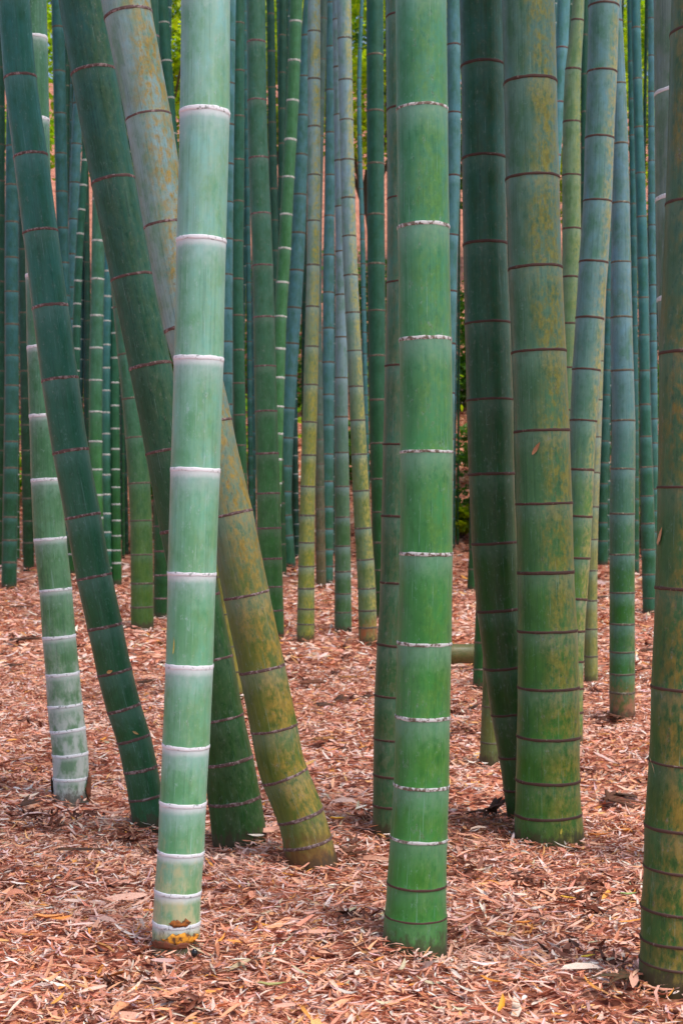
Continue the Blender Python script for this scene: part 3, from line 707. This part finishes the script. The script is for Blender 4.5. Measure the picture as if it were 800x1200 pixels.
def stuck_leaf(label, ax, x, y, L, W, col, ang, name='stuck_leaf'):
    """a dry leaf caught on a culm's surface"""
    z = H + (600 - y) / F * ax.Df
    s = ax.s_at_z(z); p, t, r = ax.at(np.array([s])); P = ax.foot + p[0]; r = float(r[0])
    X = (x - 400) / F * (ax.D - r)
    dx = np.clip(X - P[0], -r * .97, r * .97)
    yy = P[1] - math.sqrt(r * r - dx * dx) * 1.02 - .0035
    V, Fc = leaves(np.zeros((1, 3)), np.array([L]), np.array([W]), np.array([0.]), np.array([0.]), np.array([0.]), np.array([.06]), np.array([.25]), True)
    v = V[0]; a = math.radians(ang)
    nv = np.stack([v[:, 0] * math.cos(a) - v[:, 1] * math.sin(a), -v[:, 2] + 0, v[:, 0] * math.sin(a) + v[:, 1] * math.cos(a)], -1)
    yaw = math.asin(dx / r)
    c_, s_ = math.cos(yaw), math.sin(yaw)
    nv = np.stack([nv[:, 0] * c_ - nv[:, 1] * s_, nv[:, 0] * s_ + nv[:, 1] * c_, nv[:, 2]], -1)
    o = link(name, join(nv[None], Fc, name, LM, np.array([col])), None, (P[0] + dx, yy, z))
    return tag(o, label, 'leaf', 'dry leaves caught on culms')

stuck_leaf('dry tan leaf stuck slantwise on the thick yellow patched culm', C_AX, 628, 525, .052, .014, (.42, .20, .10), 58)
stuck_leaf('dry pinkish leaf stuck on the left side of the ochre stained edge culm', E_AX, 776.5, 629, .050, .013, (.60, .36, .20), 62)
stuck_leaf('tiny yellow sliver stuck upright on the pale front culm', A_AX, 203.5, 757, .045, .004, (.62, .50, .08), 86)
stuck_leaf('tiny tan scrap stuck on the slim blue green leaning culm, upper one', I_AX, 129, 787, .022, .012, (.55, .33, .12), 20)
stuck_leaf('tiny tan scrap stuck on the slim blue green leaning culm, lower one', I_AX, 159, 859, .026, .008, (.55, .38, .16), -30)
stuck_leaf('small yellow fleck stuck near the foot of the thick yellow patched culm', C_AX, 657, 974, .022, .007, (.60, .52, .08), 75)
stuck_leaf('pale straw sliver hanging from a node on the culm cut off by the right edge', E_AX, 766, 903, .045, .004, (.62, .52, .30), -55)

# ---- husks: curled brown sheaths and ragged remnants --------------------------------------------
HM = leaf_mat('dry_husk', .75)
_n = HM.node_tree.nodes; _l = HM.node_tree.links
_t = _n.new('ShaderNodeTexNoise'); _t.inputs['Scale'].default_value = 75; _t.inputs['Detail'].default_value = 4
_c = _n.new('ShaderNodeTexCoord'); _l.new(_c.outputs['Object'], _t.inputs['Vector'])
_r = _n.new('ShaderNodeMapRange'); _r.inputs['From Min'].default_value = .42; _r.inputs['From Max'].default_value = .60
_l.new(_t.outputs[0], _r.inputs['Value'])
_x = _n.new('ShaderNodeMix'); _x.data_type = 'RGBA'; _l.new(_r.outputs[0], _x.inputs[0])
_b = _n['Principled BSDF']; _l.new(_b.inputs['Base Color'].links[0].from_socket, _x.inputs[6]); _x.inputs[7].default_value = (.11, .045, .02, 1)
_l.new(_x.outputs[2], _b.inputs['Base Color'])
def blade(L, W, curl, up, twist, rag, n=7):
    """curved strip of a culm sheath: n stations, 4 across, arched in section"""
    V = []
    for i in range(n):
        t = i / (n - 1); wd = W * (1 - t ** 1.8) * (1 + rag * random.uniform(-1, 1)) + .001
        for j in range(4):
            a = (j / 3 - .5) * 2.2
            y = math.sin(a) * wd * .5; z = math.cos(a) * wd * .30
            tw = twist * t
            V.append((t * L, y * math.cos(tw) - z * math.sin(tw), y * math.sin(tw) + z * math.cos(tw) + up * t + curl * t * t))
    Fc = [(i * 4 + j, i * 4 + j + 1, i * 4 + j + 5, i * 4 + j + 4) for i in range(n - 1) for j in range(3)]
    return np.array(V), Fc
def solid(o, th=.0015):
    md = o.modifiers.new('thickness', 'SOLIDIFY'); md.thickness = th
def strip(name, parent, loc, yaw, L, W, curl, up, col, twist=.6, rag=.12):
    V, Fc = blade(L, W, curl, up, twist, rag)
    c, s = math.cos(yaw), math.sin(yaw)
    V = np.stack([V[:, 0] * c - V[:, 1] * s, V[:, 0] * s + V[:, 1] * c, V[:, 2]], -1)
    o = link(name, join(V[None], Fc, name, HM, np.array([col])), parent, loc)
    solid(o); return o
def husk(label, x, y, L, W, col, yaw, n=1, up=.02, curl=.0, spread=.5):
    gx, gy, gz = on_ground(x, y)
    if n == 1:
        o = strip('dry_husk', None, (gx, gy, gz + .004), yaw, L, W, curl, up, col)
        return tag(o, label, 'husk', 'brown husks on the litter')
    root = empty('dry_husk', (gx, gy, gz + .0)); tag(root, label, 'husk', 'brown husks on the litter')
    for i in range(n):
        c = tuple(np.clip(np.array(col) * random.uniform(.65, 1.25), 0, 1))
        strip('husk_strip', root, (random.uniform(-.02, .02), random.uniform(-.02, .02), 0), yaw + (i - (n - 1) / 2) * spread + random.uniform(-.2, .2),
              L * random.uniform(.6, 1.1), W * random.uniform(.7, 1.1), curl * random.uniform(.3, 1.2), up * random.uniform(.2, 1.5), c)
    return root
BR, DB, RB = (.13, .045, .025), (.055, .026, .018), (.24, .075, .04)
husk('dark ragged tuft of dry husks at the foot of the dark green culm', 574, 955, .085, .04, (.085, .032, .022), 2.6, 8, .06, -.045, .75)
husk('dark reddish husk tuft in the litter between the thick patched culm and the edge culm', 712, 940, .16, .035, BR, .3, 5, .04, -.03, .6)
husk('dark husk lying against the left edge of the edge culm, right of the reddish tuft', 742, 936, .12, .04, DB, 2.8, 3, .03, 0, .4)
husk('dark brown husk lying in the litter at the far left, below the leftmost culms', 14, 752, .26, .07, DB, .12, 3, .05, -.02, .35)
husk('dark twiggy husk just below the foot of the far left culm', 12, 712, .34, .05, DB, .08, 2, .03, 0, .3)
husk('small dark husk in the litter left of the white footed culm', 8, 782, .10, .04, DB, .0, 2, .02)
husk('dark husks by the left side of the white footed culm', 24, 946, .08, .028, (.075, .035, .024), .5, 4, .025, -.01, .5)
husk('long dark sliver of husk on the litter left of the pale front culm', 68, 999, .16, .024, DB, .03, 1, .004)
husk('dark red husk on the litter in the middle, left of two black hollow ones', 354, 802, .24, .06, RB, .1, 2, .02, 0, .3)
husk('black hollow husk in the middle of the litter, left one of two', 374, 829, .10, .075, DB, .6, 2, .05, -.02)
husk('black hollow husk in the middle of the litter, right one of two', 392, 822, .09, .05, DB, .5, 2, .04, -.02)
husk('small black husk close to the half hidden culm in the centre', 424, 820, .08, .05, DB, .9, 2, .04, -.02)
husk('orange brown husk above the black hollow ones in the middle', 396, 796, .16, .05, (.42, .17, .05), .0, 1, .01)
husk('orange brown husk at the right edge of the weathered yellowish culm', 366, 868, .14, .04, (.45, .19, .06), .1, 2, .01)
husk('dark fallen strip lying level between the middle trio of culms', 372, 706, .38, .05, (.26, .13, .04), .12, 1, .02)
husk('thin dark strip lying level beneath the other one in the middle trio', 368, 716, .42, .03, DB, .0, 1, .005)
husk('reddish husks heaped at the foot of the slate blue culm', 722, 842, .13, .04, BR, 3.0, 5, .03, -.01, .8)
husk('pale pink husk curl just left of the foot of the slate blue culm', 700, 842, .16, .03, (.70, .45, .42), .25, 1, .03)
husk('dark husk at the left of the slate blue culm, halfway down the litter', 696, 702, .20, .07, DB, .2, 2, .03)
husk('dark husk on the litter right of the slate blue culm', 752, 764, .16, .05, DB, .2, 2, .02)
husk('dark husk lying between the slim leaning culm and the pale front culm', 160, 802, .12, .04, DB, .3, 2, .03)
husk('reddish brown husk to the left of the slim blue green leaning culm', 98, 818, .12, .04, RB, .9, 2, .03)
husk('small dark reddish husk beside the olive culm near the dark one', 550, 832, .12, .03, DB, .6, 2, .03)
husk('brown husk tuft just right of the leaning yellowish culm', 405, 1003, .09, .022, BR, .2, 3, .02, 0, .5)
husk('dark mossy strips coloured as the shaded hollow beside the foot of the edge culm', 738, 1150, .085, .035, (.060, .045, .020), 2.6, 5, .022, -.012, .7)  # strips put in place of a dark hollow, its shade in their colour

# remnants of the sheath still on the foot of two culms
def remnant(ax, root, y0, y1, a0, a1, col, seg=30, rag=.35, out=.0015, name='sheath_remnant'):
    s0, s1 = ax.s_at_y(y0), ax.s_at_y(y1)
    rows = 4; V = []
    f = [random.uniform(0, 6.28) for _ in range(5)]
    wv = lambda j, k: (math.sin(j * .33 + f[k]) + .6 * math.sin(j * .71 + f[k + 1]) + .35 * math.sin(j * 1.7 + f[k + 2]) + random.uniform(-.35, .35)) * rag * .55
    topj = [wv(j, 0) for j in range(seg + 1)]; botj = [wv(j, 2) * .6 for j in range(seg + 1)]
    for i in range(rows):
        for j in range(seg + 1):
            t = i / (rows - 1)
            edge = min(1, min(j, seg - j) / 7)
            lo = s0 + (s1 - s0) * (.5 - .5 * edge + .3 * botj[j]); hi = s0 + (s1 - s0) * (.5 + .5 * edge + topj[j] * edge)
            p, tt, r = ax.at(np.array([lo + (hi - lo) * t]))
            a = math.radians(a0 + (a1 - a0) * j / seg); rr = float(r[0]) * 1.022 + out * (.6 + .5 * t)
            V.append(p[0] + np.array([math.sin(a) * rr, -math.cos(a) * rr, 0]))
    w_ = seg + 1
    Fc = [(i * w_ + j, i * w_ + j + 1, (i + 1) * w_ + j + 1, (i + 1) * w_ + j) for i in range(rows - 1) for j in range(seg)]
    o = link(name, join(np.array(V)[None], Fc, name, HM, np.array([col])), root); solid(o, .001)
    return o
remnant(A_AX, A_ROOT, 1108, 1096, -30, 75, (.80, .34, .03))['label'] = 'orange strip of old sheath'
remnant(A_AX, A_ROOT, 1113, 1105, -75, 50, (.20, .06, .03))
remnant(A_AX, A_ROOT, 1087, 1079, -12, 42, (.45, .15, .03))
for y0, y1, a0, a1, c in ((938, 914, 55, 120, (.20, .06, .03)), (940, 918, -125, -70, (.05, .025, .02))):
    remnant(J_AX, J_ROOT, y0, y1, a0, a1, c, out=.006)

# fallen mossy culm lying behind the bright green culm
gx, gy, gz = on_ground(520, 780)
lm = culm_mat((.10, .11, .035), (.10, .11, .035), patch=(.17, .13, .05), pamt=.6, pside=0, dirt=.5, wax=.03)
class Lying:
    s0 = 0
    def at(s, q):
        q = np.asarray(q, float); n = len(q)
        p = np.stack([q, .06 * q, .02 * np.sin(q * 3)], -1)
        return p, np.tile([[.998, .06, .0]], (n, 1)), np.full(n, .066)
root = empty('fallen_log', (gx - .35, gy, gz + .055)); tag(root, 'mossy log lying level on the litter behind the bright green culm', 'log')
for a, b in ((0, .18), (.18, .40), (.40, .62)):
    q = np.array([a, a + .008, a + .02, (a + b) / 2, b - .02, b - .008, b]); V, Fc, at = tube(Lying(), q, np.array([1.03, 1.04, 1., .98, 1., 1.04, 1.03]), np.linspace(0, .8, 7), 24, 5.)
    link('internode', mesh('internode', V, Fc, lm, True, at), root)
for q0 in (0, .62):
    th = np.linspace(0, 6.2832, 24, endpoint=False)
    V = [(q0, math.cos(t) * .066, math.sin(t) * .066) for t in th] + [(q0 + (.012 if q0 == 0 else -.012), math.cos(t) * .052, math.sin(t) * .052) for t in th] + [(q0 + (.05 if q0 == 0 else -.05), 0, 0)]
    Fc = [(j, (j + 1) % 24, 24 + (j + 1) % 24, 24 + j) for j in range(24)] + [(24 + j, 24 + (j + 1) % 24, 48) for j in range(24)]
    o = link('cut_end', join((np.array(V) + np.array([0, .06 * q0, .02 * math.sin(q0 * 3)]))[None], Fc, 'cut_end', HM, np.array([(.30, .20, .10)])), root)

# small black seed
gx, gy, gz = on_ground(228, 1124)
V, Fc = [], []
for i in range(9):
    for j in range(14):
        a, b = math.pi * i / 8, 2 * math.pi * j / 14
        k = 1 + .08 * math.sin(3 * b)
        V.append((.009 * math.sin(a) * math.cos(b) * k, .008 * math.sin(a) * math.sin(b), .010 * math.cos(a) * (1.0 if i > 1 else 1.15)))
for i in range(8):
    for j in range(14): Fc.append((i * 14 + j, i * 14 + (j + 1) % 14, (i + 1) * 14 + (j + 1) % 14, (i + 1) * 14 + j))
m = NT('black_seed'); m.put(m.b.inputs['Base Color'], (.012, .011, .012)); m.b.inputs['Roughness'].default_value = .18
tag(link('seed', mesh('seed', V, Fc, m.m), None, (gx, gy, gz + .014)), 'small shiny black seed beside the foot of the pale front culm', 'seed')

# ------------------------------------------------------------------ trees and shrubs on the slope behind
def foliage_mat(a, b):
    m = NT('foliage')
    c = m.attr('tint', 'Color')
    col = m.mix(m.sep(c)[0], a, b)
    d = m.b; m.put(d.inputs['Base Color'], col); d.inputs['Roughness'].default_value = .5
    tr = m.n.new('ShaderNodeBsdfTranslucent'); m.put(tr.inputs[0], m.mix(1., col, (1.25, 1.15, .5), 'MULTIPLY'))
    mx = m.n.new('ShaderNodeMixShader'); mx.inputs[0].default_value = .6
    m.l.new(d.outputs[0], mx.inputs[1]); m.l.new(tr.outputs[0], mx.inputs[2]); m.l.new(mx.outputs[0], m.out.inputs[0])
    return m.m
FL = [foliage_mat((.14, .36, .012), (.42, .62, .022)), foliage_mat((.03, .14, .02), (.12, .30, .03)), foliage_mat((.24, .46, .012), (.56, .68, .02))]
mb = NT('bark'); tcb = mb.n.new('ShaderNodeTexCoord').outputs['Object']; nb = mb.noise(mb.scale(tcb, (14, 14, 3)), 1., 5)
mb.put(mb.b.inputs['Base Color'], mb.mix(nb, (.035, .022, .016), (.16, .10, .07))); mb.b.inputs['Roughness'].default_value = .9
mb.put(mb.b.inputs['Normal'], mb.bump(nb, .8, .03)); BARK = mb.m

def limb(P, r0, r1, seg=9):
    P = np.asarray(P, float); n = len(P); V = []; Fc = []
    for i in range(n):
        t = P[min(i + 1, n - 1)] - P[max(i - 1, 0)]; t /= np.linalg.norm(t)
        u = np.cross(t, (0.13, 1, 0.2)); u /= np.linalg.norm(u); v = np.cross(t, u)
        r = r0 + (r1 - r0) * i / (n - 1)
        for j in range(seg):
            a = 6.2832 * j / seg; V.append(P[i] + r * (math.cos(a) * u + math.sin(a) * v))
    for i in range(n - 1):
        for j in range(seg):
            k = (j + 1) % seg; Fc.append((i * seg + j, i * seg + k, (i + 1) * seg + k, (i + 1) * seg + j))
    return V, Fc

def crown(c, rad, nclump, nleaf, size, mat, parent, name='crown'):
    cl = []
    while len(cl) < nclump:
        p = RNG.uniform(-1, 1, 3)
        d = np.linalg.norm(p)
        if d < 1 and RNG.random() < .25 + .75 * d ** 2: cl.append(np.asarray(c) + p * rad * RNG.uniform(.8, 1.12))
    cl = np.array(cl); n = nclump * nleaf
    ctr = np.repeat(cl, nleaf, 0) + RNG.normal(0, 1, (n, 3)) * np.array([.42, .42, .16]) * np.mean(rad) * .30
    tone = np.clip(np.repeat(RNG.random(nclump), nleaf) * .7 + RNG.random(n) * .4, 0, 1)
    L = RNG.uniform(.7, 1.3, n) * size
    V, Fc = leaves(ctr, L, L * .38, RNG.uniform(0, 6.28, n), RNG.normal(-.2, .5, n), RNG.normal(0, .6, n), RNG.normal(0, .1, n), RNG.uniform(0, .3, n), False)
    return link(name, join(V, Fc, name, mat, np.repeat(tone[:, None], 3, 1)), parent)

def tree(label, X, Y, zc, rad, mat, nclump=130, nleaf=55, size=.22, tr=.13):
    g = float(ground(X, Y)); root = empty('tree', (X, Y, g)); tag(root, label, 'tree', 'trees on the slope behind the bamboo')
    top = zc - g
    P = [(0, 0, -.3), (.1, 0, top * .3), (random.uniform(-.3, .3), .1, top * .6), (random.uniform(-.4, .4), 0, top + rad[2] * .4)]
    V, Fc = limb(P, tr, tr * .3); link('trunk', mesh('trunk', V, Fc, BARK), root)
    for k in range(5):
        a = 1.26 * k + random.uniform(-.4, .4); q = np.array(P[2]) * .9
        e = np.array([math.cos(a) * rad[0] * .75, math.sin(a) * rad[1] * .75, top + random.uniform(-.3, .4) * rad[2]])
        V, Fc = limb([q, (q + e) / 2 + np.array([0, 0, .3]), e], tr * .4, .015, 6); link('limb', mesh('limb', V, Fc, BARK), root)
    crown((0, 0, top), np.array(rad), nclump, nleaf, size, mat, root)
    return root
tree('lime green tree behind the bamboo at the left edge', -8.6, 31, 10.6, (2.9, 2.6, 3.0), FL[0])
tree('lime green tree behind the two thick left leaning culms', -4.3, 33, 12.0, (2.7, 2.6, 3.4), FL[2])
tree('mid green tree behind the gap right of the pale front culm', -1.5, 35, 13.0, (2.5, 2.5, 3.4), FL[0])
tree('yellow green tree behind the central gap above the brown slope', .8, 32, 11.8, (2.3, 2.4, 3.0), FL[2])
tree('darker green tree behind the thick culms right of the centre', 3.4, 34, 11.6, (2.6, 2.5, 3.4), FL[1])
tree('bright lime tree showing at the upper right between thin teal culms', 6.6, 31, 9.6, (2.5, 2.4, 3.6), FL[2])
tree('green tree behind the bamboo at the right edge', 9.4, 33, 11, (2.8, 2.5, 3.4), FL[0])
tree('tall dark green tree high on the slope, left side', -6.5, 46, 18, (4.2, 3, 4.5), FL[1], 150, 60, .3, .2)
tree('tall dark green tree high on the slope, centre', .0, 48, 19, (4.4, 3, 4.5), FL[1], 150, 60, .3, .2)
tree('tall green tree high on the slope, right side', 6.8, 47, 18, (4.4, 3, 4.8), FL[0], 150, 60, .3, .2)

def shrub(label, x, y, hgt, mat, size=.12):
    gx, gy, gz = on_ground(x, y); root = empty('shrub', (gx, gy, gz)); tag(root, label, 'shrub', 'shrubs on the slope')
    for k in range(6):
        a = 1.05 * k; e = np.array([math.cos(a) * hgt * .4, math.sin(a) * hgt * .4, hgt * .8])
        V, Fc = limb([(0, 0, -.1), e * .5 + np.array([0, 0, .1]), e], .016, .005, 5); link('stem', mesh('stem', V, Fc, BARK), root)
    crown((0, 0, hgt * .6), np.array([hgt * .62, hgt * .6, hgt * .5]), 60, 26, size, mat, root)
shrub('green shrub on the far ground in the gap beside the dark culm', 543, 624, 1.35, FL[1])
shrub('small lime green shrub in front of the darker one in the central gap', 541, 630, .55, FL[2])
shrub('lime green shrub glimpsed right of the slate blue culm', 746, 632, 1.0, FL[2])
for i, (X, Y, hh) in enumerate(((-6.2, 27, 1.5), (-4.4, 30, 1.2), (-3.0, 26.5, 1.0), (-1.9, 29, 1.5), (-.9, 33, 1.6), (.3, 27.5, 1.0), (1.3, 30.5, 1.5), (2.6, 38, 2.), (3.0, 27, 1.2), (4.6, 31, 1.6), (5.6, 27, 1.3), (6.6, 30, 1.6), (-5.2, 37, 2.), (-2.6, 39, 2.2), (.2, 41, 2.4), (5.2, 40, 2.2), (-6.3, 31.5, 3.2), (-3.9, 33, 3.4), (-1.9, 35, 2.6), (-4.9, 35.5, 3.4), (2.2, 33, 2.7), (4.0, 34, 3.2), (7.4, 33, 3.4), (.9, 36, 2.6))):
    g = float(ground(X, Y)); root = empty('shrub', (X, Y, g))
    px = 400 + X / Y * F
    tag(root, '%s leafy shrub on the slope, glimpsed %s' % ('low' if hh < 1.3 else 'mid sized' if hh < 1.9 else 'tall', next(wd for lim, wd in WHERE if px < lim)), 'shrub', 'dark shrubs on the slope')
    V, Fc = limb([(0, 0, -.1), (.05, 0, hh * .4), (0, .05, hh * .8)], .03, .008, 5); link('stem', mesh('stem', V, Fc, BARK), root)
    crown((0, 0, hh * .55), np.array([hh * .7, hh * .6, hh * .55]) if hh < 2.5 else np.array([hh * .42, hh * .4, hh * .62]), 50 if hh < 2.5 else 90, 26, .16, FL[1] if i % 3 else FL[0], root)
shrub('dark low shrub on the slope high in the central gap', 541, 480, 1.1, FL[1], .15)

# ------------------------------------------------------------------ unseen leaf canopy added to shade the back of the grove (above the picture)
n = 9000
cl = np.stack([RNG.uniform(-9, 9, 260), RNG.uniform(12.5, 20, 260), RNG.uniform(10.8, 13.2, 260)], -1)
ctr = cl[RNG.integers(0, 260, n)] + RNG.normal(0, 1, (n, 3)) * np.array([.6, .6, .28])
ctr[:, 2] = np.maximum(ctr[:, 2], 1.6 + .40 * ctr[:, 1] + .9)
L = RNG.uniform(.18, .34, n); tone = RNG.random(n)
V, Fc = leaves(ctr, L, L * .34, RNG.uniform(0, 6.28, n), RNG.normal(-.2, .4, n), RNG.normal(0, .5, n), RNG.normal(0, .1, n), RNG.uniform(0, .3, n), False)
tag(link('shade_canopy', join(V, Fc, 'shade_canopy', FL[1], np.repeat(tone[:, None], 3, 1))), 'unseen leafy canopy added high above the back of the grove to shade it', 'foliage', kind='stuff')
